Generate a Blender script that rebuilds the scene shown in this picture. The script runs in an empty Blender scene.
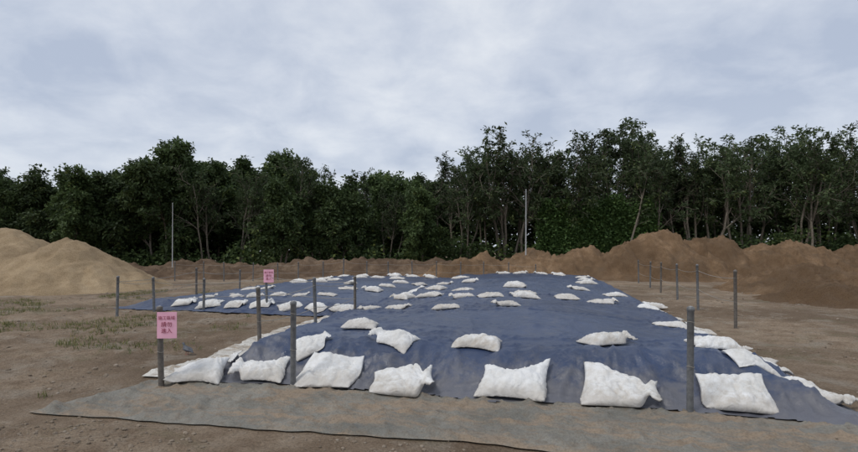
import bpy, math, random
import numpy as np
import bmesh
from mathutils import Vector, Matrix
sc=bpy.context.scene
random.seed(7)
C,S=0.9774,0.2113
OX,OY=-3.16,6.11
# ------------------------------------------------------------------ noise
def _h(ix,iy,seed):
    n=(ix.astype(np.int64)*374761393+iy.astype(np.int64)*668265263+seed*974711)&0x7fffffff
    n=((n^(n>>13))*1274126177)&0x7fffffff
    return ((n^(n>>16))&0xffff)/65535.0
def pn(x,y,seed=0):
    x=np.asarray(x,float);y=np.asarray(y,float)
    xi=np.floor(x);yi=np.floor(y);fx=x-xi;fy=y-yi
    u=fx*fx*fx*(fx*(fx*6-15)+10);v=fy*fy*fy*(fy*(fy*6-15)+10)
    def g(a,b):
        th=_h(xi+a,yi+b,seed)*2*np.pi
        return np.cos(th)*(fx-a)+np.sin(th)*(fy-b)
    return 1.5*((g(0,0)*(1-u)+g(1,0)*u)*(1-v)+(g(0,1)*(1-u)+g(1,1)*u)*v)
def fbm(x,y,o=4,seed=0,gain=.5):
    r=0;a=1
    for i in range(o):
        r=r+a*pn(x*2**i+i*13.7,y*2**i-i*7.1,seed+i);a*=gain
    return r
def ridge(x,y,seed,p=5):
    return np.clip(1-np.abs(pn(x,y,seed))*1.6,0,1)**p
def sm(a):
    a=np.clip(a,0,1);return a*a*(3-2*a)
def st(x,y):
    dx,dy=x-OX,y-OY
    return dx*C-dy*S, dx*S+dy*C
def ground(x,y):
    x=np.asarray(x,float);y=np.asarray(y,float)
    r=np.sqrt(x*x+y*y)
    return 0.035*fbm(x*.35,y*.35,3,3)+0.35*pn(x*.03,y*.03,9)*sm((r-25)/60)
def gfine(x,y):
    s,t=st(x,y)
    m=np.clip(1-np.exp(-np.clip(np.maximum(-1.25-t,np.maximum(-0.9-s,s-8.2)),0,9)/.25),0,1)
    rut=0
    for o in (9.2,10.8,12.6,14.1):
        rut=rut-.04*np.exp(-((y-o-.25*x+.3*pn(x*.4,x*0,12))/.15)**2)*sm((-3.6-x)/1.5)*(1+.5*np.sin(x*22))
    return ground(x,y)+m*(0.030*fbm(x*2.1,y*2.1,4,21,.6)+0.020*np.abs(pn(x*7,y*7,5))+.016*np.abs(pn(x*3.5,y*3.5,15))+rut)-0.006
def piledist(s,t):
    wob=0.10*pn(s*.9,t*.9,44)+.04*pn(s*3,t*3,45)
    dA=np.minimum(np.minimum(s,7.5-s),np.minimum(t-0.2,20.5-t))
    dB=np.minimum(np.minimum(s+7,2-s),np.minimum(t-6.2,20.5-t))
    return dA+wob,dB+wob
def pile(x,y):
    s,t=st(x,y)
    dA,dB=piledist(s,t)
    hA=0.40*sm(dA/.92)+0.18*sm((dA-.6)/3.4)
    hB=0.20*sm(dB/0.8)+0.14*sm((dB-.6)/3)
    h=np.maximum(hA,hB)
    k=sm(np.maximum(dA,dB)/1.0)
    return h+k*(0.032*fbm(s*.5,t*.5,3,60))
def surf(x,y): return ground(x,y)+pile(x,y)
# ------------------------------------------------------------------ mesh helpers
def mk(name,V,F,mats,smooth=True,midx=None,attrs=None,parent=None,loc=None,link=True):
    V=np.asarray(V,float);F=np.asarray(F,np.int32)
    me=bpy.data.meshes.new(name)
    k=F.shape[1]
    me.vertices.add(len(V));me.vertices.foreach_set('co',V.ravel())
    me.loops.add(F.size);me.loops.foreach_set('vertex_index',F.ravel())
    me.polygons.add(len(F));me.polygons.foreach_set('loop_start',np.arange(0,F.size,k,dtype=np.int32))
    me.polygons.foreach_set('loop_total',np.full(len(F),k,np.int32))
    if midx is not None: me.polygons.foreach_set('material_index',np.asarray(midx,np.int32))
    me.polygons.foreach_set('use_smooth',np.full(len(F),smooth))
    me.update(calc_edges=True)
    if attrs:
        for n,(dom,val) in attrs.items():
            a=me.attributes.new(n,'FLOAT',dom);a.data.foreach_set('value',np.asarray(val,np.float32))
    for m in mats: me.materials.append(m)
    if not link: return me
    ob=bpy.data.objects.new(name,me);sc.collection.objects.link(ob)
    if parent: ob.parent=parent
    if loc is not None: ob.location=loc
    return ob
def gridfaces(nx,ny,mask=None):
    i,j=np.meshgrid(np.arange(nx-1),np.arange(ny-1),indexing='ij')
    a=i*ny+j
    F=np.stack([a,a+ny,a+ny+1,a+1],-1).reshape(-1,4)
    if mask is not None: F=F[mask.ravel()]
    return F
def tube(path,rad,n=8,cap=True):
    path=[np.array(p,float) for p in path];V=[];F=[]
    for i,p in enumerate(path):
        d=path[min(i+1,len(path)-1)]-path[max(i-1,0)];d/=np.linalg.norm(d)+1e-9
        a=np.cross(d,[0,0,1] if abs(d[2])<.9 else [1,0,0]);a/=np.linalg.norm(a);b=np.cross(d,a)
        for k in range(n):
            th=2*math.pi*k/n;V.append(p+rad[i]*(math.cos(th)*a+math.sin(th)*b))
    for i in range(len(path)-1):
        for k in range(n):
            F.append((i*n+k,i*n+(k+1)%n,(i+1)*n+(k+1)%n,(i+1)*n+k))
    return V,F
def join(parts):
    V=[];F=[];o=0;M=[]
    for p in parts:
        v,f=p[0],p[1];m=p[2] if len(p)>2 else 0
        V+=list(v);F+=[tuple(a+o for a in q) for q in f];M+=[m]*len(f);o+=len(v)
    return V,F,M
# ------------------------------------------------------------------ materials
def newmat(name):
    m=bpy.data.materials.new(name);m.use_nodes=True
    nt=m.node_tree;return m,nt,nt.nodes["Principled BSDF"]
def N(nt,t,**kw):
    n=nt.nodes.new(t)
    for k,v in kw.items(): setattr(n,k,v)
    return n
def noise(nt,scale,detail=6,rough=.6,vec=None,dist=0):
    n=N(nt,'ShaderNodeTexNoise');n.inputs['Scale'].default_value=scale;n.inputs['Detail'].default_value=detail
    n.inputs['Roughness'].default_value=rough;n.inputs['Distortion'].default_value=dist
    if vec: nt.links.new(vec,n.inputs['Vector'])
    return n.outputs['Fac']
def ramp(nt,fac,pts):
    r=N(nt,'ShaderNodeValToRGB');e=r.color_ramp.elements
    while len(e)<len(pts): e.new(.5)
    for el,(p,c) in zip(e,pts):
        el.position=p;el.color=(c[0],c[1],c[2],1) if not isinstance(c,(int,float)) else (c,c,c,1)
    nt.links.new(fac,r.inputs[0]);return r.outputs[0]
def mix(nt,f,a,b,mode='MIX'):
    m=N(nt,'ShaderNodeMix',data_type='RGBA',blend_type=mode)
    fs=[i for i in m.inputs if i.name=='Factor' and i.type=='VALUE'][0]
    As=[i for i in m.inputs if i.name=='A' and i.type=='RGBA'][0];Bs=[i for i in m.inputs if i.name=='B' and i.type=='RGBA'][0]
    for s,v in ((fs,f),(As,a),(Bs,b)):
        if isinstance(v,(int,float)): s.default_value=v
        elif isinstance(v,tuple): s.default_value=(*v,1)
        else: nt.links.new(v,s)
    return [o for o in m.outputs if o.type=='RGBA'][0]
def bump(nt,b,h,strength,dist):
    n=N(nt,'ShaderNodeBump');n.inputs['Strength'].default_value=strength;n.inputs['Distance'].default_value=dist
    nt.links.new(h,n.inputs['Height']);nt.links.new(n.outputs[0],b.inputs['Normal']);return n
def objco(nt,scale=(1,1,1)):
    t=N(nt,'ShaderNodeTexCoord');mp=N(nt,'ShaderNodeMapping');mp.inputs['Scale'].default_value=scale
    nt.links.new(t.outputs['Object'],mp.inputs['Vector']);return mp.outputs[0]
def soil(name,c1,c2,c3,sc_=1.0,bs=.6,patch=None,patch2=None):
    m,nt,b=newmat(name);v=objco(nt)
    big=noise(nt,.35*sc_,5,.6,v);mid=noise(nt,3.0*sc_,8,.65,v);fine=noise(nt,38*sc_,4,.7,v);mid2=noise(nt,1.1*sc_,7,.7,v,.4)
    col=ramp(nt,mid,[(.3,c1),(.52,c2),(.72,c3)])
    col=mix(nt,ramp(nt,big,[(.38,0),(.60,.8)]),col,tuple(x*.72 for x in c1))
    if patch: col=mix(nt,ramp(nt,mid2,[(.52,0),(.66,.7)]),col,patch)
    if patch2: col=mix(nt,ramp(nt,noise(nt,.6,8,.75,v,.8),[(.54,0),(.64,.55)]),col,patch2)
    col=mix(nt,.8,col,ramp(nt,fine,[(.35,(.55,.53,.50)),(.58,(1,1,1))]),'MULTIPLY')
    nt.links.new(col,b.inputs['Base Color'])
    b.inputs['Roughness'].default_value=.95;b.inputs['Specular IOR Level'].default_value=.2
    ad=N(nt,'ShaderNodeMath',operation='ADD');nt.links.new(noise(nt,14*sc_,10,.75,v),ad.inputs[0]);nt.links.new(fine,ad.inputs[1])
    bump(nt,b,ad.outputs[0],bs,.04)
    return m
M_ground=soil("dirt_ground",(.235,.165,.11),(.355,.27,.19),(.44,.355,.27),1,1,(.39,.34,.275),(.20,.18,.105))
M_mound=soil("orange_soil",(.20,.125,.07),(.31,.20,.115),(.40,.275,.17),.8,1.4,(.18,.125,.08))
M_berm=soil("dark_soil",(.13,.085,.055),(.20,.135,.088),(.28,.20,.135),.8,1.2,(.30,.22,.15))
M_sand=soil("sand",(.34,.245,.145),(.44,.33,.205),(.50,.385,.25),.8,.8)
M_stone=soil("stone",(.28,.22,.16),(.38,.31,.24),(.48,.42,.36),6,.5)

def m_tarp():
    m,nt,b=newmat("blue_tarp");v=objco(nt)
    n1=noise(nt,.5,6,.6,v,.5);n2=noise(nt,5,8,.7,v);n3=noise(nt,1.6,5,.6,objco(nt,(2.2,.5,1)))
    col=ramp(nt,n1,[(.3,(.013,.024,.062)),(.55,(.021,.038,.092)),(.75,(.034,.056,.122))])
    dust=ramp(nt,n2,[(.40,0),(.72,1)]);d3=ramp(nt,n3,[(.38,.08),(.66,.60)])
    mu=N(nt,'ShaderNodeMath',operation='MULTIPLY');nt.links.new(dust,mu.inputs[0]);nt.links.new(d3,mu.inputs[1])
    col=mix(nt,mu.outputs[0],col,(.17,.165,.16))
    n4=noise(nt,40,4,.7,v)
    col=mix(nt,ramp(nt,n4,[(.60,0),(.76,.4)]),col,(.22,.20,.17))
    sx=N(nt,'ShaderNodeSeparateXYZ');nt.links.new(v,sx.inputs[0])
    # dust washed down to the near hem
    hd=N(nt,'ShaderNodeMath',operation='MULTIPLY_ADD');nt.links.new(n2,hd.inputs[0]);hd.inputs[1].default_value=-.9;nt.links.new(sx.outputs[1],hd.inputs[2])
    col=mix(nt,ramp(nt,hd.outputs[0],[(0,.55),(.35,0)]),col,(.20,.175,.14))
    fl=N(nt,'ShaderNodeMath',operation='MULTIPLY');nt.links.new(sx.outputs[1],fl.inputs[0]);fl.inputs[1].default_value=1/3.6
    f2=N(nt,'ShaderNodeMath',operation='FLOOR');nt.links.new(fl.outputs[0],f2.inputs[0])
    wn=N(nt,'ShaderNodeTexWhiteNoise',noise_dimensions='1D');nt.links.new(f2.outputs[0],wn.inputs['W'])
    col=mix(nt,ramp(nt,wn.outputs['Value'],[(0,0.02),(1,.38)]),col,(.065,.095,.165))
    nt.links.new(col,b.inputs['Base Color'])
    nt.links.new(ramp(nt,n2,[(.3,.28),(.7,.52)]),b.inputs['Roughness'])
    b.inputs['Specular IOR Level'].default_value=.5
    a2=N(nt,'ShaderNodeMath',operation='MULTIPLY_ADD');nt.links.new(noise(nt,7,7,.65,v,1.6),a2.inputs[0]);a2.inputs[1].default_value=.7
    nt.links.new(noise(nt,22,5,.6,v,1.0),a2.inputs[2])
    bump(nt,b,a2.outputs[0],.38,.02)
    return m
M_tarp=m_tarp()
def m_sheet(name,c1,c2,dirt,amt=.6,a=.48):
    m,nt,b=newmat(name);v=objco(nt)
    n1=noise(nt,1.2,8,.65,v);n2=noise(nt,9,8,.7,v);n3=noise(nt,1.8,10,.76,objco(nt,(.5,1.8,1)),.5);n5=noise(nt,55,3,.7,v)
    col=ramp(nt,n1,[(.35,c1),(.65,c2)])
    col=mix(nt,ramp(nt,n3,[(a,0),(a+.10,amt)]),col,dirt)
    col=mix(nt,ramp(nt,n2,[(.48,0),(.70,amt*.8)]),col,tuple(x*.55 for x in dirt))
    col=mix(nt,.7,col,ramp(nt,n5,[(.35,(.60,.59,.57)),(.6,(1,1,1))]),'MULTIPLY')
    nt.links.new(col,b.inputs['Base Color']);b.inputs['Roughness'].default_value=.75
    bump(nt,b,n2,.9,.03);return m
M_geo=m_sheet("geotextile",(.145,.14,.12),(.25,.235,.20),(.29,.215,.145),.85,.48)
M_white=m_sheet("muddy_white_sheet",(.52,.49,.44),(.70,.68,.63),(.34,.26,.18),.85,.48)
def m_bag():
    m,nt,b=newmat("woven_bag");v=objco(nt)
    oi=N(nt,'ShaderNodeObjectInfo')
    va=N(nt,'ShaderNodeVectorMath',operation='ADD');nt.links.new(v,va.inputs[0]);nt.links.new(oi.outputs['Location'],va.inputs[1]);v2=va.outputs[0]
    n1=noise(nt,3.5,6,.6,v2);n2=noise(nt,12,8,.7,v2)
    col=ramp(nt,n1,[(.35,(.68,.67,.64)),(.6,(.80,.80,.79))])
    mu=N(nt,'ShaderNodeMath',operation='MULTIPLY');nt.links.new(ramp(nt,n2,[(.42,0),(.72,1)]),mu.inputs[0]);nt.links.new(ramp(nt,oi.outputs['Random'],[(0,.1),(1,.75)]),mu.inputs[1])
    col=mix(nt,mu.outputs[0],col,(.44,.38,.30))
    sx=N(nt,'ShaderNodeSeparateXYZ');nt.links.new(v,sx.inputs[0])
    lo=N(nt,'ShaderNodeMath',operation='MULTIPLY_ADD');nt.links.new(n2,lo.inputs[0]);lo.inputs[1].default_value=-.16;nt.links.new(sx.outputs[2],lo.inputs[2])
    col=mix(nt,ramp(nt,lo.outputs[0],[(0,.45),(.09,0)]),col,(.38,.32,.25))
    nt.links.new(col,b.inputs['Base Color']);b.inputs['Roughness'].default_value=.62
    w=N(nt,'ShaderNodeTexWave');w.inputs['Scale'].default_value=60;w.inputs['Distortion'].default_value=2;nt.links.new(v2,w.inputs['Vector'])
    ad=N(nt,'ShaderNodeMath',operation='MULTIPLY_ADD');nt.links.new(w.outputs['Fac'],ad.inputs[0]);ad.inputs[1].default_value=.06
    nt.links.new(noise(nt,9,6,.55,v2,1.5),ad.inputs[2]);bump(nt,b,ad.outputs[0],.8,.025)
    return m
M_bag=m_bag()
def m_leaf(name,dark,light):
    m,nt,b=newmat(name)
    a=N(nt,'ShaderNodeAttribute',attribute_name='tint')
    oi=N(nt,'ShaderNodeObjectInfo')
    col=ramp(nt,a.outputs['Fac'],[(0,dark),(.7,light),(1,(light[0]*1.8,light[1]*1.4,light[2]*1.1))])
    hs=N(nt,'ShaderNodeHueSaturation');nt.links.new(col,hs.inputs['Color'])
    nt.links.new(ramp(nt,oi.outputs['Random'],[(0,.68),(1,1.35)]),hs.inputs['Value'])
    nt.links.new(hs.outputs[0],b.inputs['Base Color']);b.inputs['Roughness'].default_value=.6
    b.inputs['Specular IOR Level'].default_value=.3
    tr=N(nt,'ShaderNodeBsdfTranslucent');nt.links.new(hs.outputs[0],tr.inputs[0])
    ms=N(nt,'ShaderNodeMixShader');ms.inputs[0].default_value=.3
    out=[n for n in nt.nodes if n.type=='OUTPUT_MATERIAL'][0]
    nt.links.new(b.outputs[0],ms.inputs[1]);nt.links.new(tr.outputs[0],ms.inputs[2]);nt.links.new(ms.outputs[0],out.inputs[0])
    return m
M_leafA=m_leaf("leaf_dark",(.032,.052,.020),(.086,.128,.044))
M_leafB=m_leaf("leaf_airy",(.030,.045,.020),(.080,.114,.046))
M_leafC=m_leaf("leaf_vine",(.042,.078,.022),(.078,.135,.040))
def simple(name,c,r=.6,met=0,nz=None,c2=None):
    m,nt,b=newmat(name);b.inputs['Roughness'].default_value=r;b.inputs['Metallic'].default_value=met
    v=objco(nt);f=noise(nt,nz or 12,6,.65,v)
    nt.links.new(ramp(nt,f,[(.35,c),(.7,c2 or tuple(x*1.25 for x in c))]),b.inputs['Base Color'])
    bump(nt,b,f,.2,.005);return m
M_bark=simple("bark",(.10,.08,.06),.9,0,8,(.22,.19,.15))
M_post=simple("galvanised_post",(.10,.105,.11),.5,.3,16,(.21,.21,.21))
M_rust=simple("rusty_post",(.085,.075,.065),.7,.1,20,(.17,.15,.13))
M_cap=simple("post_cap",(.28,.28,.28),.6)
M_wire=simple("wire",(.26,.24,.21),.6)
M_pink=simple("pink_sheet",(.80,.40,.52),.5,0,6,(.86,.48,.60))
M_ink=simple("red_ink",(.25,.03,.06),.6)
M_bird=simple("pigeon_feather",(.04,.042,.05),.6,0,30,(.11,.115,.13))
M_leg=simple("pigeon_leg",(.35,.10,.08),.6)
M_grass=m_leaf("weeds",(.085,.10,.035),(.16,.175,.065))
# ------------------------------------------------------------------ ground
def axis(lo,hi,step,far,g=1.12):
    a=list(np.arange(lo,hi,step));s=step;x=a[-1]
    while x<far: s*=g;x+=s;a.append(x)
    s=step;x=lo;b=[]
    while x>-far: s*=g;x-=s;b.append(x)
    return np.array(b[::-1]+a)
xs=axis(-11,9,.045,600);ys=axis(2.6,16,.045,600)
X,Y=np.meshgrid(xs,ys,indexing='ij')
Z=gfine(X,Y)
mk("ground",np.stack([X,Y,Z],-1).reshape(-1,3),gridfaces(len(xs),len(ys)),[M_ground])
def height_obj(name,x0,x1,y0,y1,step,fn,mat):
    xs=np.arange(x0,x1,step);ys=np.arange(y0,y1,step)
    X,Y=np.meshgrid(xs,ys,indexing='ij');h=fn(X,Y);Z=ground(X,Y)+h
    k=h>-.12
    mask=k[:-1,:-1]&k[1:,:-1]&k[:-1,1:]&k[1:,1:]
    return mk(name,np.stack([X,Y,Z],-1).reshape(-1,3),gridfaces(len(xs),len(ys),mask),[mat])
def rough(X,Y,a,sd):
    return a*fbm(X*.7,Y*.7,6,sd,.68)+a*.6*ridge(X*.9,Y*.5,sd+9,3)+a*.35*np.abs(pn(X*3,Y*3,sd+3))
def G(X,Y,cx,cy,rx,ry,h): return h*np.exp(-((X-cx)/rx)**2-((Y-cy)/ry)**2)
def f_right(X,Y):
    h=np.maximum.reduce([G(X,Y,13.6,30,3.6,2.6,2.75),G(X,Y,17,30.5,3.2,2.6,2.5),G(X,Y,9.6,30.5,2.6,2.4,1.9),G(X,Y,6.5,31,3.0,2.6,1.65),
        G(X,Y,21,29.5,3.8,3,2.2),G(X,Y,3,31,3,2.4,1.25),G(X,Y,27,29,4.5,4,2.3)])
    return h-.22+rough(X,Y,.30,70)*sm(h*1.5)
height_obj("dirt_mound",-3,42,20,40,.12,f_right,M_mound)
def f_r2(X,Y):
    h=np.maximum.reduce([G(X,Y,15.5,20,2.6,3.0,1.05),G(X,Y,13.0,16,1.8,2.0,.7),G(X,Y,20,17,3.5,3.2,1.15)])
    return h-.2+rough(X,Y,.22,90)*sm(h*2)
height_obj("dirt_mound",9.6,30,9,29,.10,f_r2,M_mound)
def f_sand(X,Y):
    h=np.maximum.reduce([2.45*np.clip(1-np.sqrt(((X+15.9)/4.4)**2+((Y-22)/4.4)**2),0,1),3.0*np.clip(1-np.sqrt(((X+19.6)/6)**2+((Y-23)/5.5)**2),0,1)])
    return h-.14+.15*fbm(X*.8,Y*.8,6,33,.62)*sm(h*2)-.10*ridge(X*.8,Y*.25,39,3)*sm(h*2)
height_obj("sand_heap",-28,-10.5,15,29,.09,f_sand,M_sand)
def f_berm(X,Y):
    h=np.maximum(.95*np.exp(-((Y-33-.05*X)/1.7)**2)*sm((X+32)/6)*sm((10-X)/5)*(1+.45*pn(X*.25,Y*.1,8)),
      .65*np.exp(-((Y-29)/1.0)**2)*sm((X+20)/3)*sm((-6-X)/3))
    return h-.2+rough(X,Y,.22,50)*sm(h*2)
height_obj("dirt_berm",-34,12,25,40,.14,f_berm,M_berm)
# stones / clods
r=np.random.RandomState(5)
V=[];F=[]
bm=bmesh.new();bmesh.ops.create_icosphere(bm,subdivisions=1,radius=1)
iv=np.array([v.co[:] for v in bm.verts]);fi=np.array([[v.index for v in f.verts] for f in bm.faces]);bm.free()
cnt=0
while cnt<6500:
    far=r.rand()<.5
    x=r.uniform(-13,13) if far else r.uniform(-6,6);y=r.uniform(5,24) if far else r.uniform(3.4,6)
    if pn(x*.8,y*.8,55)<r.uniform(-.3,.3): continue
    s,t=st(x,y)
    if t>-1.15 and -.4<s<7.7 and t<21 and r.rand()<(.86 if t<.1 else 1): continue
    if t>5.9 and -7.3<s<1 and t<21: continue
    z=float(gfine(x,y));sz=(.004+.024*r.rand()**5)*(1.6 if far else 1)
    if t>-1.15 and t<.1 and s>-.6: z+=.015;sz*=.6
    sq=np.array([1,.6+.5*r.rand(),.5+.3*r.rand()])*sz*(.75+.5*r.rand(len(iv),1))
    th=r.rand()*6.28;R=np.array([[math.cos(th),-math.sin(th),0],[math.sin(th),math.cos(th),0],[0,0,1]])
    V.append((iv*sq)@R.T+[x,y,z+sz*.15]);F.append(fi+cnt*len(iv));cnt+=1
mk("gravel",np.concatenate(V),np.concatenate(F),[M_stone],smooth=False)
# ------------------------------------------------------------------ sandbag positions (surveyed, metres)
BG=[(-2.77,5.98,.60,2),(-2.05,6.07,.64,2),(-1.18,5.88,.70,2),(-.30,5.58,.68,2),(.91,5.42,.72,2),(1.97,5.16,.73,2),(3.10,5.05,.65,2),
(-1.54,6.59,.47,0),(-.47,6.50,.57,0),(.61,6.33,.58,0),(2.24,6.28,.58,0),(3.53,6.12,.61,0),(3.63,5.62,.5,0),(-1.03,7.50,.51,0),(-.59,9.77,.5,0),(.32,9.39,.5,0),(1.43,9.38,.5,0),(3.78,10.87,.61,0),(4.56,10.23,.53,0),(3.91,8.04,.55,0),(3.19,11.56,.51,0),(2.11,10.97,.57,0),(1.34,10.97,.57,0),(.73,11.35,.55,0),(.02,12.12,.6,0),(-.66,12.13,.53,0),(-1.18,9.97,.5,0),(4.95,13.24,.6,0),(6.25,13.9,.62,0),(4.29,14.40,.6,0),(2.38,13.82,.6,0),(2.37,12.24,.5,0),(.87,13.22,.55,0),(.21,14.96,.54,0),(5.39,17.07,.61,0),(6.1,19.3,.57,0),(6.73,21.9,.62,0),(1.53,18.63,.6,0),(1.34,21,.66,0),(3.32,22.42,.63,0),(4.02,21.9,.62,0),(5.1,22.8,.62,0),(5.9,22.8,.62,0),(.54,16.9,.54,0),
(-6.64,13.6,.60,0),(-5.89,13.45,.6,0),(-5.13,13.29,.58,0),(-4.39,13.13,.6,0),(-3.6,12.96,.58,0),(-2.87,12.8,.55,0),(-2.18,12.65,.57,0),
(-6.45,14.6,.50,0),(-5.73,14.8,.5,0),(-5.07,14.6,.48,0),(-4.41,14.8,.5,0),(-3.72,14.6,.5,0),(-2.97,14.7,.5,0),(-2.57,15.9,.55,0),(-6.07,17,.58,0),(-5.48,17,.56,0),(-5.04,19.5,.62,0),(-4.29,19.5,.58,0),(-4.15,22,.66,0),(-2.84,18.4,.62,0),(-1.8,15.8,.6,0),(-1.5,18,.58,0),(-1.1,19.5,.62,0),(-.43,15.5,.56,0),(-2.34,22.9,.62,0),(-3.17,22.9,.62,0),(-1.38,22.2,.62,0),(-.35,19.2,.56,0),(-5.0,24.2,.66,0),(-4.3,25.2,.62,0),(-3.3,25.0,.62,0),(-1.7,24.5,.66,0),(-.84,24.6,.64,0),(.05,23.3,.62,0),(-.62,14.8,.55,0),
(4.58,8.46,.48,1),(4.2,7.47,.50,1),(4.85,8.0,.48,1),(4.93,10.6,.5,1),(4.7,7.2,.48,1),(5.2,9.6,.5,1),(5.6,11.6,.52,1),(4.25,6.3,.52,1),(4.2,5.35,.55,1),
(-2.75,6.65,.46,3),(-2.72,7.15,.48,3),(-2.68,7.7,.46,3),(-2.62,8.1,.46,3),(-2.42,8.5,.44,3),(-2.3,9.0,.46,3),(-2.1,9.5,.46,3),(-2.0,10.2,.46,3),(-1.8,10.8,.46,3),(-2.45,9.7,.4,3),(-2.05,11.3,.45,3)]
OFF={0:.14,1:.1,2:.20,3:.05}
def centre(b):
    L=math.hypot(b[0],b[1]);o=OFF[b[3]];return b[0]+b[0]/L*o,b[1]+b[1]/L*o
# ------------------------------------------------------------------ tarpaulin
sx=np.concatenate([np.arange(-7.35,-1,.07),np.arange(-1,7.85,.030)])
ty=np.concatenate([np.arange(-.05,4,.025),np.arange(4,9,.05),np.arange(9,20.8,.085)])
Sg,Tg=np.meshgrid(sx,ty,indexing='ij')
WX=OX+Sg*C+Tg*S;WY=OY-Sg*S+Tg*C
dA,dB=piledist(Sg,Tg);D=np.maximum(dA,dB)
H=surf(WX,WY)
wx=Sg+.35*pn(Sg*.8,Tg*.8,101);wy=Tg+.35*pn(Sg*.8,Tg*.8,102)
front=sm((1.3-Tg)/.6)
side=sm((1.3-D)/.6)*(1-front)
W=0
W=W+.050*ridge(wx*1.7,wy*.45,111,5)*front*sm((D+.1)/.4)
W=W+.040*ridge(wx*3.2+.6*wy,wy*.9,112,5)*front
W=W+.022*ridge(wx*5.5-1.2*wy,wy*1.6,119,4)*front
W=W+.022*ridge(wx*1.2,wy*3.5,121,5)*front
W=W+.035*ridge(wx*.6,wy*1.9,113,5)*side
low=sm(.5+1.2*pn(Sg*.35,Tg*.35,120))
top_=(1-.35*front)*.72
W=W+.028*ridge(wx*.9+wy*.35,wy*1.1-wx*.2,114,13)*low*top_
W=W+.030*ridge(wx*.35,wy*1.1+wx*.25,115,14)*top_
W=W+.024*ridge(wx*1.3-wy*.5,wy*.5+wx*.4,116,14)*(1-low*.5)*top_
W=W+.018*ridge(wx*.8+wy*1.2,wy*.9-wx*1.1,122,14)*top_
W=W+.010*ridge(wx*2.6+wy*1.1,wy*2.3-wx,117,7)*top_
W=W+.007*ridge(wx*4.6-wy*1.1,wy*4.3+wx,123,6)*top_
W=W+.008*fbm(Sg*1.0,Tg*1.0,2,118)
for tt in (3.6,7.2,10.8,14.4,18.0):
    e=Tg-tt-.05*pn(Sg*.7,Sg*0+tt,130)
    W=W+.014*np.exp(-np.clip(e,0,9)/.5)*(e>0)
for b in BG:
    ls,lt=st(*centre(b));dd=(Sg-ls)**2+(Tg-lt)**2
    m=dd<1.4
    ang=np.arctan2(Tg-lt,Sg-ls);rr=np.sqrt(dd)
    f=sm((rr-.24)/.16)
    W=np.where(m,W*f-.010*(1-f)+0.026*sm((rr-.26)/.15)*sm((1.15-rr)/.6)*np.clip(1-np.abs(pn(np.cos(ang)*2.2+ls*3,np.sin(ang)*2.2+lt,140))*3.2,0,1)**2,W)
edge=-.06-.05*pn(Sg*1.6,Tg*1.6,150)
hem=sm((D-edge)/.12)
Z=H+.026+W*hem
k=D>edge
mask=k[:-1,:-1]&k[1:,:-1]&k[:-1,1:]&k[1:,1:]
tp=mk("blue_tarpaulin",np.stack([Sg,Tg,Z],-1).reshape(-1,3),gridfaces(len(sx),len(ty),mask),[M_tarp])
tp.location=(OX,OY,0);tp.rotation_euler=(0,0,-math.atan2(S,C))
# ------------------------------------------------------------------ ground sheets
def psheet(name,fn,nu,nv,mat,lift,amp,seed):
    U,Vv=np.meshgrid(np.linspace(0,1,nu),np.linspace(0,1,nv),indexing='ij')
    P,Q=fn(U,Vv);x=OX+P*C+Q*S;y=OY-P*S+Q*C
    e=np.minimum(np.minimum(U,1-U)*nu*.03,np.minimum(Vv,1-Vv)*nv*.03)
    w=amp*(ridge(P*.8+.3*pn(P,Q,seed),Q*2.2,seed+1,6)+.8*ridge(P*2.2,Q*1.4+.5*P,seed+2,6)+.7*ridge(P*1.2-Q,Q*3+.5*P,seed+4,8)+.5*ridge(P*3+Q,Q*5-P,seed+5,4)+.5*fbm(P*2,Q*2,3,seed+3))
    z=np.maximum(ground(x,y),gfine(x,y))+lift+w*sm(e/.10)
    if name=="geotextile_sheet": z=np.where(Q>.15,ground(x,y)+lift,z)
    o=mk(name,np.stack([P,Q,z],-1).reshape(-1,3),gridfaces(nu,nv),[mat])
    o.location=(OX,OY,0);o.rotation_euler=(0,0,-math.atan2(S,C));return o
def g1(U,V_):
    P0=-.55+U*10.2
    qb=-1.14+.015*P0+.09*pn(P0*.9,P0*0,200)+.03*pn(P0*4,P0*0,201)
    Q=qb+(.65-qb)*V_
    return P0+(1-U)**6*(.35*(Q+.6)+.06*pn(Q*2,Q*0,203)),Q
psheet("geotextile_sheet",g1,400,74,M_geo,.010,.034,210)
def g2(U,V_):
    Q=.2+V_*6.8
    l=-.55-.16*pn(Q*1.1,Q*0,230)-.06*pn(Q*4,Q*0,231)-.25*sm((Q-1)/2)
    return l+(.45-l)*U,Q
psheet("muddy_white_sheet",g2,40,240,M_white,.018,.030,240)
# ------------------------------------------------------------------ sandbags (cloth inflated)
def bagmesh(name,L,Wd,nx,ny,seed):
    r=np.random.RandomState(seed);V=[];F=[];ph=r.rand(8)*6;idx={}
    for side in (1,-1):
        for i in range(nx+1):
            for j in range(ny+1):
                edge=i in(0,nx) or j in(0,ny)
                if edge and side==-1: idx[(side,i,j)]=idx[(1,i,j)];continue
                u=i/nx*2-1;v=j/ny*2-1
                x=u*L/2*(1+.05*math.sin(3*v+ph[0]));y=v*Wd/2*(1+.06*math.sin(2.5*u+ph[1]))
                z=0 if edge else side*(.08+.12*r.rand())
                idx[(side,i,j)]=len(V);V.append((x,y,z))
    for side in(1,-1):
        for i in range(nx):
            for j in range(ny):
                f=[idx[(side,i,j)],idx[(side,i+1,j)],idx[(side,i+1,j+1)],idx[(side,i,j+1)]]
                F.append(f if side==1 else f[::-1])
    me=bpy.data.meshes.new(name);me.from_pydata(V,[],F);me.update();return me
sims=[]
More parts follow.
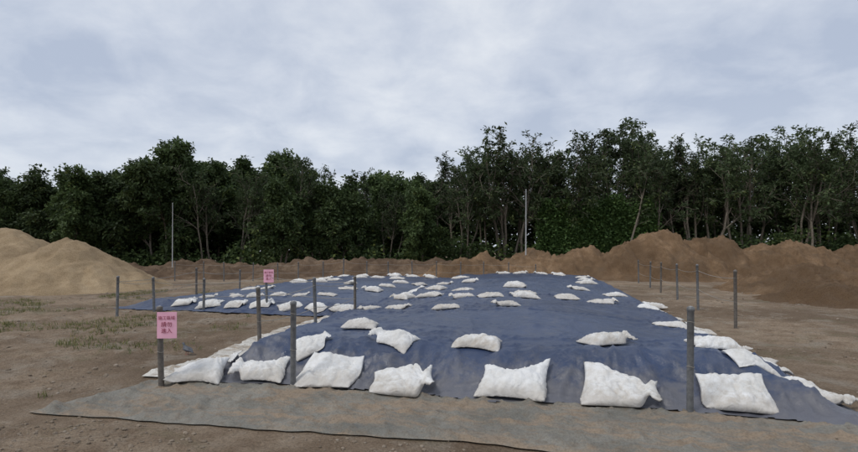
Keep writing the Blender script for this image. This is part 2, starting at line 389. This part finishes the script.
for kk in range(6):
    me=bagmesh("bagsim",7.0,4.5+.35*(kk%3),46,32,kk)
    ob=bpy.data.objects.new("bagsim",me);sc.collection.objects.link(ob);ob.location=(kk*12,-60,0)
    vg=ob.vertex_groups.new(name="p")
    for v in me.vertices:
        u=v.co.x/3.5;w=1.0
        if kk%3!=1: w=max(0.0,min(1,(.74-u+.1*math.sin(v.co.y*2))/.12))
        vg.add([v.index],w,'REPLACE')
    m=ob.modifiers.new("c",'CLOTH');s=m.settings
    s.quality=5;s.mass=.3;s.tension_stiffness=60;s.compression_stiffness=20;s.shear_stiffness=12;s.bending_stiffness=.05
    s.use_pressure=True;s.uniform_pressure_force=13;s.vertex_group_pressure="p";s.effector_weights.gravity=0
    m.collision_settings.use_collision=False;sims.append(ob)
sc.frame_start=1;sc.frame_end=60
for f in range(1,42): sc.frame_set(f)
dg=bpy.context.evaluated_depsgraph_get();shapes=[]
for ob in sims:
    base=np.array([v.co[:] for v in ob.data.vertices])
    e=ob.evaluated_get(dg);me=bpy.data.meshes.new_from_object(e)
    co=np.empty(len(me.vertices)*3);me.vertices.foreach_get('co',co);co=co.reshape(-1,3)
    if not np.isfinite(co).all() or co[:,2].max()<.4 or abs(co).max()>8:
        co=base.copy();u=np.clip(np.abs(base[:,0])/3.5,0,1);v=np.clip(np.abs(base[:,1])/2.5,0,1)
        co[:,2]=np.sign(base[:,2])*1.1*(1-u**3)**.6*(1-v**2.5)**.6
        co[:,0]*=.93;co[:,1]*=.93
    Fq=np.array([list(p.vertices) for p in me.polygons])
    shapes.append((co,Fq))
for ob in sims: bpy.data.objects.remove(ob)
sc.frame_set(1)
rb=np.random.RandomState(11)
for n,bb in enumerate(BG):
    bx,by,wd,kind=bb
    co,Fq=shapes[rb.randint(len(shapes))];co=co.copy()
    sd=300+n*7
    zt=co[:,2]
    lump=1+.30*pn(co[:,0]*.35+n,co[:,1]*.4,sd)
    taper=1+(.34 if kind==2 else .22)*rb.uniform(-1,1)*co[:,0]/3.5
    th=np.clip(zt,0,9)
    k=np.clip(th/.8,0,1)
    cre=.24*ridge(co[:,0]*.55+.4*pn(co[:,0],co[:,1],sd+1),co[:,1]*.25+n,sd+2,5)+.20*ridge(co[:,0]*.3+n,co[:,1]*.9,sd+3,5)+.16*ridge(co[:,0]*.8+co[:,1]*.5,co[:,1]*.7-co[:,0]*.3,sd+5,5)+.07*fbm(co[:,0]*1.2,co[:,1]*1.2,3,sd+4)
    hgt={0:.90,1:.85,2:1.0,3:.40}[kind]*rb.uniform(.85,1.15)
    z=np.where(zt>0,zt*hgt*lump*taper-cre*k,zt*.12)
    z=z-z.min()
    co[:,1]*=taper**.7*rb.uniform(.90,1.08)
    if rb.rand()<.55:      # gathered, tied mouth with pleats
        g=np.exp(-((co[:,0]-2.30)/.42)**2);tail=sm((co[:,0]-2.05)/.5)
        co[:,1]*=1-.62*g-.30*tail*(1-g)
        z=z*(1-.25*g)+.35*g+.08*np.sin(co[:,1]*16)*tail+.45*tail
    co[:,1]+=.16*rb.uniform(-1,1)*(co[:,0]/2.5)**2
    co[:,0]+=.30*rb.uniform(-1,1)*co[:,1]/2
    if kind==3: co[:,:2]*=1.1
    u=np.clip((co[:,0]-1.9)/1.4,0,1)
    z=z+u*u*rb.uniform(0,.9)*(.5+.5*np.sin(co[:,1]*1.1+rb.uniform(0,6)))
    if rb.rand()<.5: co[:,0]*=-1;flip=True
    else: flip=False
    sc_=wd/6.2
    yaw={0:rb.normal(-.12,.32),1:rb.normal(-.7,.35),2:rb.normal(-.08,.20),3:rb.normal(.3,.8)}[kind]
    c,s_=math.cos(yaw),math.sin(yaw)
    cx,cy=centre(bb)
    yl=co[:,1]*(1.04 if kind==2 else .92)
    if kind==2: z=z+rb.uniform(.08,.22)*(yl-yl.min())
    px=cx+sc_*(co[:,0]*c-yl*s_);py=cy+sc_*(co[:,0]*s_+yl*c)
    b0=(surf(px,py)+surf(px+.05,py)+surf(px-.05,py)+surf(px,py+.05)+surf(px,py-.05))/5
    pz=b0+.026+z*sc_
    z0=float(pz.min())
    P=np.stack([px-cx,py-cy,pz-z0],-1)
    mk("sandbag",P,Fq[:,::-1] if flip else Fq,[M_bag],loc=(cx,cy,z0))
# ------------------------------------------------------------------ posts
def post(x,y,h,name="fence_post",rad=.033,mat=M_post):
    z0=float(surf(x,y));lx,ly=random.uniform(-.03,.03),random.uniform(-.03,.03)
    zs=[-.25,0,.03,.3,.32,.6,h-.05,h-.045,h-.01,h]
    rs=[rad*1.0,rad*1.12,rad,rad,rad,rad,rad,rad*1.12,rad*1.10,rad*.6]
    v,f=tube([(lx*a,ly*a,a) for a in zs],rs,14)
    parts=[(v,f,0)]
    v2,f2=tube([(lx*h,ly*h,h),(lx*h,ly*h,h+.006)],[rad*.6,.002],14);parts.append((v2,f2,1))
    for hz in (h*.86,h*.45):
        ring=[(lx*hz+1.12*rad*math.cos(a),ly*hz+1.12*rad*math.sin(a),hz+.006*math.sin(2*a)) for a in np.linspace(0,2*math.pi,13)]
        v3,f3=tube(ring,[.003]*13,5);parts.append((v3,f3,2))
    V,F,M=join(parts);o=mk(name,V,F,[mat,M_cap,M_wire],midx=M,loc=(x,y,z0));return o,z0,lx,ly
PT=[(-3.18,5.94,.98),(-1.60,5.89,1.04),(2.61,5.0,1.09),(-2.82,8.33,1.03),(-4.28,13.2,.9),(-2.25,9.94,1.07),(-1.82,12.3,1.01),(-7.2,13.1,.92),(-7.8,12.5,1.0),(-7.4,15.9,.9),(-5.95,13.2,.88),(-7.8,20.6,.85),(6.5,10.6,1.23),(7.4,13.75,1.25),(8.2,16.5,1.2),(8.9,19.2,1.2),(9.6,21.7,1.15),(10.4,24.8,1.15)]
for i,(x,y,h) in enumerate(PT): post(x,y,h,mat=M_post if i%3 else M_rust)
back=[(x,27.3+.04*x+.3*math.sin(x*3),.95+.1*math.sin(x*5)) for x in (-13.6,-12.2,-10.9,-9.5,-8.2,-7.0,-5.8,-4.6,-3.4,-2.2,-.9,.4,1.7,3.0,4.4,5.8)]
for x,y,h in back: post(x,y,h,rad=.03)
def rope(p,q,sag=.05):
    path=[];n=10
    for i in range(n+1):
        t=i/n;path.append((p[0]+(q[0]-p[0])*t,p[1]+(q[1]-p[1])*t,p[2]+(q[2]-p[2])*t-sag*4*t*(1-t)))
    V,F=tube(path,[.006]*(n+1),5);mk("fence_rope",V,F,[M_wire])
def top(a,fr): return (a[0],a[1],float(surf(a[0],a[1]))+a[2]*fr)
for fr in (.86,.45):
    for i in range(len(back)-1): rope(top(back[i],fr),top(back[i+1],fr),.05)
    ch=[PT[12],PT[13],PT[14],PT[15],PT[16],PT[17]]
    for a,b in zip(ch,ch[1:]): rope(top(a,fr),top(b,fr),.06)
    ch=[PT[8],PT[7],PT[10],PT[4],PT[6],PT[5],PT[3]]
    for a,b in zip(ch,ch[1:]): rope(top(a,fr),top(b,fr),.06)
    rope(top(PT[9],fr),top(PT[11],fr),.08);rope(top(PT[11],fr),top(back[4],fr),.1)
    rope(top(PT[8],fr),top(PT[9],fr),.06)
# signs
def sign(x,y,z,w,h,yaw,r):
    e=bpy.data.objects.new("warning_sign",None);sc.collection.objects.link(e);e.location=(x,y,z);e.rotation_euler=(0,0,yaw)
    n=10;a=np.linspace(-w/2,w/2,n);b=np.linspace(-h/2,h/2,n);P,Q=np.meshgrid(a,b,indexing='ij')
    yy=-r-.004-.006*np.cos(P/w*3)-.003*pn(P*20,Q*14,7)
    Vf=np.stack([P,yy,Q],-1).reshape(-1,3);Vb=Vf+[0,.003,0];F=gridfaces(n,n)
    mk("board",np.concatenate([Vf,Vb]),np.concatenate([F,F[:,::-1]+n*n]),[M_pink],parent=e)
    for txt,zz,sz in (("施工區域",.27,.19),("請勿",.02,.22),("進入",-.22,.22)):
        cu=bpy.data.curves.new("lettering",'FONT');cu.body=txt;cu.size=sz*w*(1.3 if len(txt)<3 else 1.12);cu.align_x='CENTER';cu.align_y='CENTER';cu.extrude=.0004
        cu.materials.append(M_ink);t=bpy.data.objects.new("lettering",cu);sc.collection.objects.link(t);t.parent=e
        t.location=(0,-r-.0145,zz*h);t.rotation_euler=(math.pi/2,0,0)
    return e
g=float(surf(-3.18,5.94));sign(-3.09,5.93,g+.76,.225,.31,.08,.038)
g=float(surf(-4.28,13.2));sign(-4.22,13.19,g+.80,.26,.34,.1,.038)
def pole(name,x,y,h,r):
    z0=float(ground(x,y));V,F=tube([(0,0,-.3),(0,0,.0),(0,0,.02),(0,0,.25),(0,0,.27),(0.02,0,h)],[r*2,r*2,r*1.7,r*1.6,r,r*.65],12)
    parts=[(V,F,0)]
    v,f=tube([(.02,0,h-.01),(.02,0,h+.02),(.02,0,h+.06)],[r*.9,r*.9,.003],12);parts.append((v,f,0))
    for hz in (.4,.7):
        v,f=tube([(0,0,h*hz-.03),(0,0,h*hz+.03)],[r*1.05,r*1.05],12);parts.append((v,f,0))
    V,F,M=join(parts);mk(name,V,F,[M_cap],midx=M,loc=(x,y,z0))
pole("utility_pole",5.9,30.5,5.3,.045)
pole("utility_pole",-15.4,30,4.4,.03)
def pigeon(x,y,yaw):
    prof=[(-.155,.050,.012,.003),(-.12,.058,.020,.006),(-.085,.070,.028,.016),(-.05,.082,.038,.032),(-.01,.090,.044,.042),(.035,.096,.042,.043),(.065,.112,.030,.034),(.080,.135,.020,.022),(.088,.155,.018,.019),(.100,.170,.019,.019),(.116,.172,.014,.014),(.124,.169,.006,.006),(.142,.162,.0015,.0015)]
    V=[];F=[];n=12
    for i,(px,pz,ry,rz) in enumerate(prof):
        for k in range(n):
            a=2*math.pi*k/n;t=.0 if i<6 else min(1,(i-5)/3)*(1 if i<9 else .2)
            V.append((px-t*rz*math.sin(a)*.6,ry*math.cos(a),pz+rz*math.sin(a)))
    for i in range(len(prof)-1):
        for k in range(n): F.append((i*n+k,(i+1)*n+k,(i+1)*n+(k+1)%n,i*n+(k+1)%n))
    parts=[(V,F,0)]
    for sd in (-1,1):
        v,f=tube([(.0,.016*sd,.06),(.006,.018*sd,.03),(.0,.018*sd,.004)],[.008,.004,.003],6);parts.append((v,f,1))
        for an in (-.5,0,.5,3.14):
            v,f=tube([(0,.018*sd,.004),(.028*math.cos(an),.018*sd+.028*math.sin(an),.002)],[.003,.0015],5);parts.append((v,f,1))
        v,f=tube([(.045,.036*sd,.098),(.0,.044*sd,.095),(-.06,.036*sd,.082),(-.12,.018*sd,.066)],[.012,.022,.016,.003],8);parts.append((v,f,0))
    V,F,M=join(parts);o=mk("pigeon",V,F,[M_bird,M_leg],midx=M,loc=(x,y,float(gfine(x,y))));o.rotation_euler=(0,0,yaw)
pigeon(-3.82,7.9,2.6)
# ------------------------------------------------------------------ vegetation
def leafquads(Cn,r,L,W,droop=.3,out=None):
    n=len(Cn)
    d=r.normal(size=(n,3));d[:,2]=d[:,2]*.6-droop
    if out is not None: d+=out
    d/=np.linalg.norm(d,axis=1)[:,None]
    up=r.normal(size=(n,3))*.6+[0,0,1]
    w=np.cross(d,up);w/=np.linalg.norm(w,axis=1)[:,None]+1e-9
    l=(L*(.6+.8*r.rand(n)))[:,None];ww=(W*(.6+.8*r.rand(n)))[:,None]
    nrm=np.cross(w,d)
    a=Cn;b=Cn+d*l*.45+w*ww*.5+nrm*l*.06;c=Cn+d*l-nrm*l*.08;e=Cn+d*l*.45-w*ww*.5+nrm*l*.06
    V=np.stack([a,b,c,e],1).reshape(-1,3);F=np.arange(4*n).reshape(-1,4)
    return V,F
def tree(seed,H,airy):
    r=np.random.RandomState(seed);segs=[];tips=[]
    def norm(v): return v/np.linalg.norm(v)
    def grow(p,d,L,rad,lev):
        n=6 if lev==0 else 4
        pts=[p];dd=d
        for i in range(n):
            dd=norm(dd+r.normal(size=3)*(.12 if lev==0 else .2)+np.array([0,0,.12 if lev<2 else -.02]))
            q=pts[-1]+dd*L/n
            segs.append((pts[-1],q,rad*(1-.55*i/n),rad*(1-.55*(i+1)/n),lev));pts.append(q)
            if lev<(2 if airy else 3):
                f=(i+1)/n
                if lev==0 and f<(.42 if airy else .25): continue
                nb={0:2,1:2}[lev] if airy else {0:3,1:2,2:1}[lev]
                for _ in range(nb):
                    if r.rand()<.15: continue
                    ax=norm(np.cross(dd,r.normal(size=3)));an=math.radians(r.uniform(28,62) if not airy else r.uniform(25,55))
                    nd=norm(dd*math.cos(an)+ax*math.sin(an))
                    grow(q,nd,L*(r.uniform(.30,.50) if lev==0 else r.uniform(.38,.6))*(1.15-.5*f if lev==0 else 1),rad*(1-.55*f)*.5,lev+1)
            if lev>=(1 if airy else 2) and i>0: tips.append((q,dd))
        if lev<3: tips.append((pts[-1],dd))
    stems=3 if airy else 2
    for s_ in range(stems):
        d0=norm(np.array([r.normal()*.2,r.normal()*.2,1]));grow(np.array([r.normal()*.5,r.normal()*.5,-.2]),d0,H*r.uniform(.74,.95),.065+.006*H,0)
    V=[];F=[];n=0
    for p,q,r0,r1,lev in segs:
        k=6 if lev==0 else (4 if lev<2 else 3)
        v,f=tube([p,q],[max(r0,.020),max(r1,.014)],k);V+=v;F+=[tuple(a+n for a in g_) for g_ in f];n+=len(v)
    T=np.array([t[0] for t in tips]);Dd=np.array([t[1] for t in tips])
    per=11 if airy else 14
    keep=r.rand(len(T))<(.58 if airy else .85);T=T[keep];Dd=Dd[keep]
    tt=np.repeat(np.arange(len(T)),per)
    sig=.15 if airy else .22
    Cn=T[tt]+r.normal(size=(len(tt),3))*[sig,sig,sig*.7]
    lv,lf=leafquads(Cn,r,.33 if airy else .34,.14 if airy else .18,.35,Dd[tt]*.5)
    tint=np.clip(.38+.28*r.normal(size=len(T)),0,1)[tt]*.7+.3*r.rand(len(tt))
    VV=np.concatenate([np.array(V),lv]);FF=np.concatenate([np.array(F),lf+len(V)])
    mi=np.concatenate([np.zeros(len(F)),np.ones(len(lf))]);ti=np.concatenate([np.zeros(len(F)),tint])
    hh=np.percentile(VV[:,2],99.3)
    me=mk("broadleaf_tree",VV,FF,[M_bark,M_leafB if airy else M_leafA],smooth=False,midx=mi,attrs={'tint':('FACE',ti)},link=False)
    return me,hh,len(lf)
dense=[tree(20+i,8,False) for i in range(5)];airy=[tree(50+i,10,True) for i in range(8)]
rv=np.random.RandomState(3)
prof=[(-500,170),(0,176),(109,180),(150,181),(180,167),(210,171),(240,166),(265,171),(300,166),(330,181),(360,173),(400,181),(430,178),(440,162),(470,153),(500,147),(530,147),(560,142),(590,135),(620,129),(650,139),(680,150),(700,139),(730,141),(758,146),(850,140),(1400,150)]
def topH(x,y):
    u=429+500*x/y;v=np.interp(u,[p[0] for p in prof],[p[1] for p in prof]);return 1.65+(250-v)/500*y
for row,(yy,spc) in enumerate(((39.5,2.7),(44,3.2),(50,4.2))):
    x=-52.0
    while x<56:
        y=yy+rv.uniform(-1.2,1.2);xx=x+rv.uniform(-.7,.7);Ht=topH(xx,y)
        right=xx/y>.01
        Ht*=rv.uniform(.90,1.10) if right else rv.uniform(.80,1.12)
        isair=(right and rv.rand()<.95) or (not right and rv.rand()<.4)
        lst=airy if isair else dense
        me,hh,_=lst[rv.randint(len(lst))]
        if not isair and right: Ht*=.7
        x+=spc*rv.uniform(.75,1.25)
        if right and row==2 and rv.rand()<.7: continue
        o=bpy.data.objects.new("broadleaf_tree",me);sc.collection.objects.link(o)
        k=Ht/hh;o.location=(xx,y,float(ground(xx,y)));o.scale=(k*rv.uniform(.75,1.0),k*rv.uniform(.75,1.0),k);o.rotation_euler=(0,0,rv.uniform(0,6.28))
def leafmass(name,n,per,xf,yf,zf,L,W,mat,sig,seed):
    r=np.random.RandomState(seed)
    x=xf(r,n);y=yf(r,n,x);z=zf(r,n,x,y)
    T=np.stack([x,y,z],-1);tt=np.repeat(np.arange(n),per)
    Cn=T[tt]+r.normal(size=(n*per,3))*sig;Cn[:,2]=np.abs(Cn[:,2])
    v,f=leafquads(Cn,r,L,W,.2)
    tint=np.clip(.4+.3*r.normal(size=n),0,1)[tt]*.7+.3*r.rand(n*per)
    mk(name,v,f,[mat],smooth=False,attrs={'tint':('FACE',tint)})
leafmass("undergrowth",2600,20,lambda r,n:r.uniform(-54,56,n),lambda r,n,x:r.uniform(38,42.5,n),
    lambda r,n,x,y:(1.3+1.4*pn(x*.25,x*0,77)+1.3*pn(x*.9,y*.5,78)+(x>0)*1.0)*r.rand(n)**.8,.34,.18,M_leafA,(.40,.35,.30),6)
leafmass("thicket",4600,18,lambda r,n:r.uniform(-64,66,n),lambda r,n,x:r.uniform(46,53,n),
    lambda r,n,x,y:(4.9+1.3*pn(x*.2,x*0,79)+.9*pn(x*.8,y*.3,83)+(x>0)*1.3)*r.rand(n)**.65,.55,.32,M_leafA,(.55,.5,.4),8)
leafmass("vine_covered_fence",2200,22,lambda r,n:r.uniform(8.5,17.5,n),lambda r,n,x:37.6+r.uniform(-.25,.25,n)+.05*x,
    lambda r,n,x,y:(5.2+.6*pn(x*.6,x*0,80))*r.rand(n),.24,.15,M_leafC,(.25,.12,.25),9)
# weeds
r=np.random.RandomState(12);n=0
V=[];F=[]
while n<12000:
    x=r.uniform(-14,-3.3);y=r.uniform(4.5,20)
    if pn(x*.5,y*.5,66)<.10+.25*r.rand(): continue
    s,t=st(x,y)
    if s>-1.0 or (t>5.9 and s>-7.5): continue
    for _ in range(6):
        a=r.uniform(0,6.28);h=r.uniform(.02,.09);xx=x+r.normal()*.03;yy=y+r.normal()*.03;z=float(gfine(xx,yy));ln=r.uniform(.02,.07)
        w=.005;ca,sa=math.cos(a),math.sin(a)
        V+=[(xx-sa*w,yy+ca*w,z),(xx+sa*w,yy-ca*w,z),(xx+ca*ln+sa*w*.3,yy+sa*ln-ca*w*.3,z+h),(xx+ca*ln-sa*w*.3,yy+sa*ln+ca*w*.3,z+h)]
        F.append((4*n,4*n+1,4*n+2,4*n+3));n+=1
mk("weeds",V,F,[M_grass],smooth=False,attrs={'tint':('FACE',r.rand(len(F)))})
# ------------------------------------------------------------------ world, sun, camera
w=bpy.data.worlds.new("World");sc.world=w;w.use_nodes=True;nt=w.node_tree
bg=nt.nodes["Background"]
EL,AZ=math.radians(55),math.radians(-125)
sky=N(nt,'ShaderNodeTexSky',sky_type='NISHITA');sky.sun_disc=False;sky.sun_elevation=EL;sky.sun_rotation=AZ
tc=N(nt,'ShaderNodeTexCoord');sp=N(nt,'ShaderNodeSeparateXYZ');nt.links.new(tc.outputs['Generated'],sp.inputs[0])
def mth(op,a,b=None):
    m=N(nt,'ShaderNodeMath',operation=op)
    for i,v in enumerate((a,b)):
        if v is None: continue
        if isinstance(v,(int,float)): m.inputs[i].default_value=v
        else: nt.links.new(v,m.inputs[i])
    return m.outputs[0]
zz=mth('ADD',mth('MAXIMUM',sp.outputs[2],0.0),.30)
cb=N(nt,'ShaderNodeCombineXYZ');nt.links.new(mth('DIVIDE',sp.outputs[0],zz),cb.inputs[0]);nt.links.new(mth('DIVIDE',sp.outputs[1],zz),cb.inputs[1])
n1=noise(nt,1.1,6,.5,cb.outputs[0],.25);n2=noise(nt,4.2,7,.58,cb.outputs[0],.3)
nn=mth('ADD',mth('MULTIPLY',n1,.62),mth('MULTIPLY',n2,.38))
def cr(pts): return ramp(nt,nn,[(p,tuple(x/10 for x in c)) for p,c in pts])
cl=cr([(.38,(4.5,5.1,6.3)),(.49,(5.9,6.4,7.35)),(.60,(7.5,7.85,8.4))])
hz=ramp(nt,sp.outputs[2],[(0.0,1),(.28,0)])
cl=mix(nt,mth('MULTIPLY',hz,.30),cl,(.76,.80,.85))
sc10=N(nt,'ShaderNodeVectorMath',operation='SCALE');nt.links.new(cl,sc10.inputs[0]);sc10.inputs['Scale'].default_value=10
out=mix(nt,.90,sky.outputs[0],sc10.outputs[0]);nt.links.new(out,bg.inputs[0]);bg.inputs[1].default_value=.108
l=bpy.data.lights.new("sun",'SUN');l.energy=1.5;l.angle=math.radians(14);l.color=(1,.96,.9)
lo=bpy.data.objects.new("sun",l);sc.collection.objects.link(lo)
dv=Vector((math.sin(AZ)*math.cos(EL),math.cos(AZ)*math.cos(EL),math.sin(EL)))
lo.rotation_euler=dv.to_track_quat('Z','Y').to_euler();lo.location=(0,0,30)
cd=bpy.data.cameras.new("camera");cam=bpy.data.objects.new("camera",cd);sc.collection.objects.link(cam);sc.camera=cam
cam.location=(0,0,1.65);cam.rotation_euler=(math.pi/2,0,0)
cd.lens=36*500/858;cd.sensor_width=36;cd.shift_y=24/858;cd.clip_end=2000;cd.clip_start=.05
sc.view_settings.view_transform='Standard';sc.view_settings.look='None';sc.view_settings.exposure=0
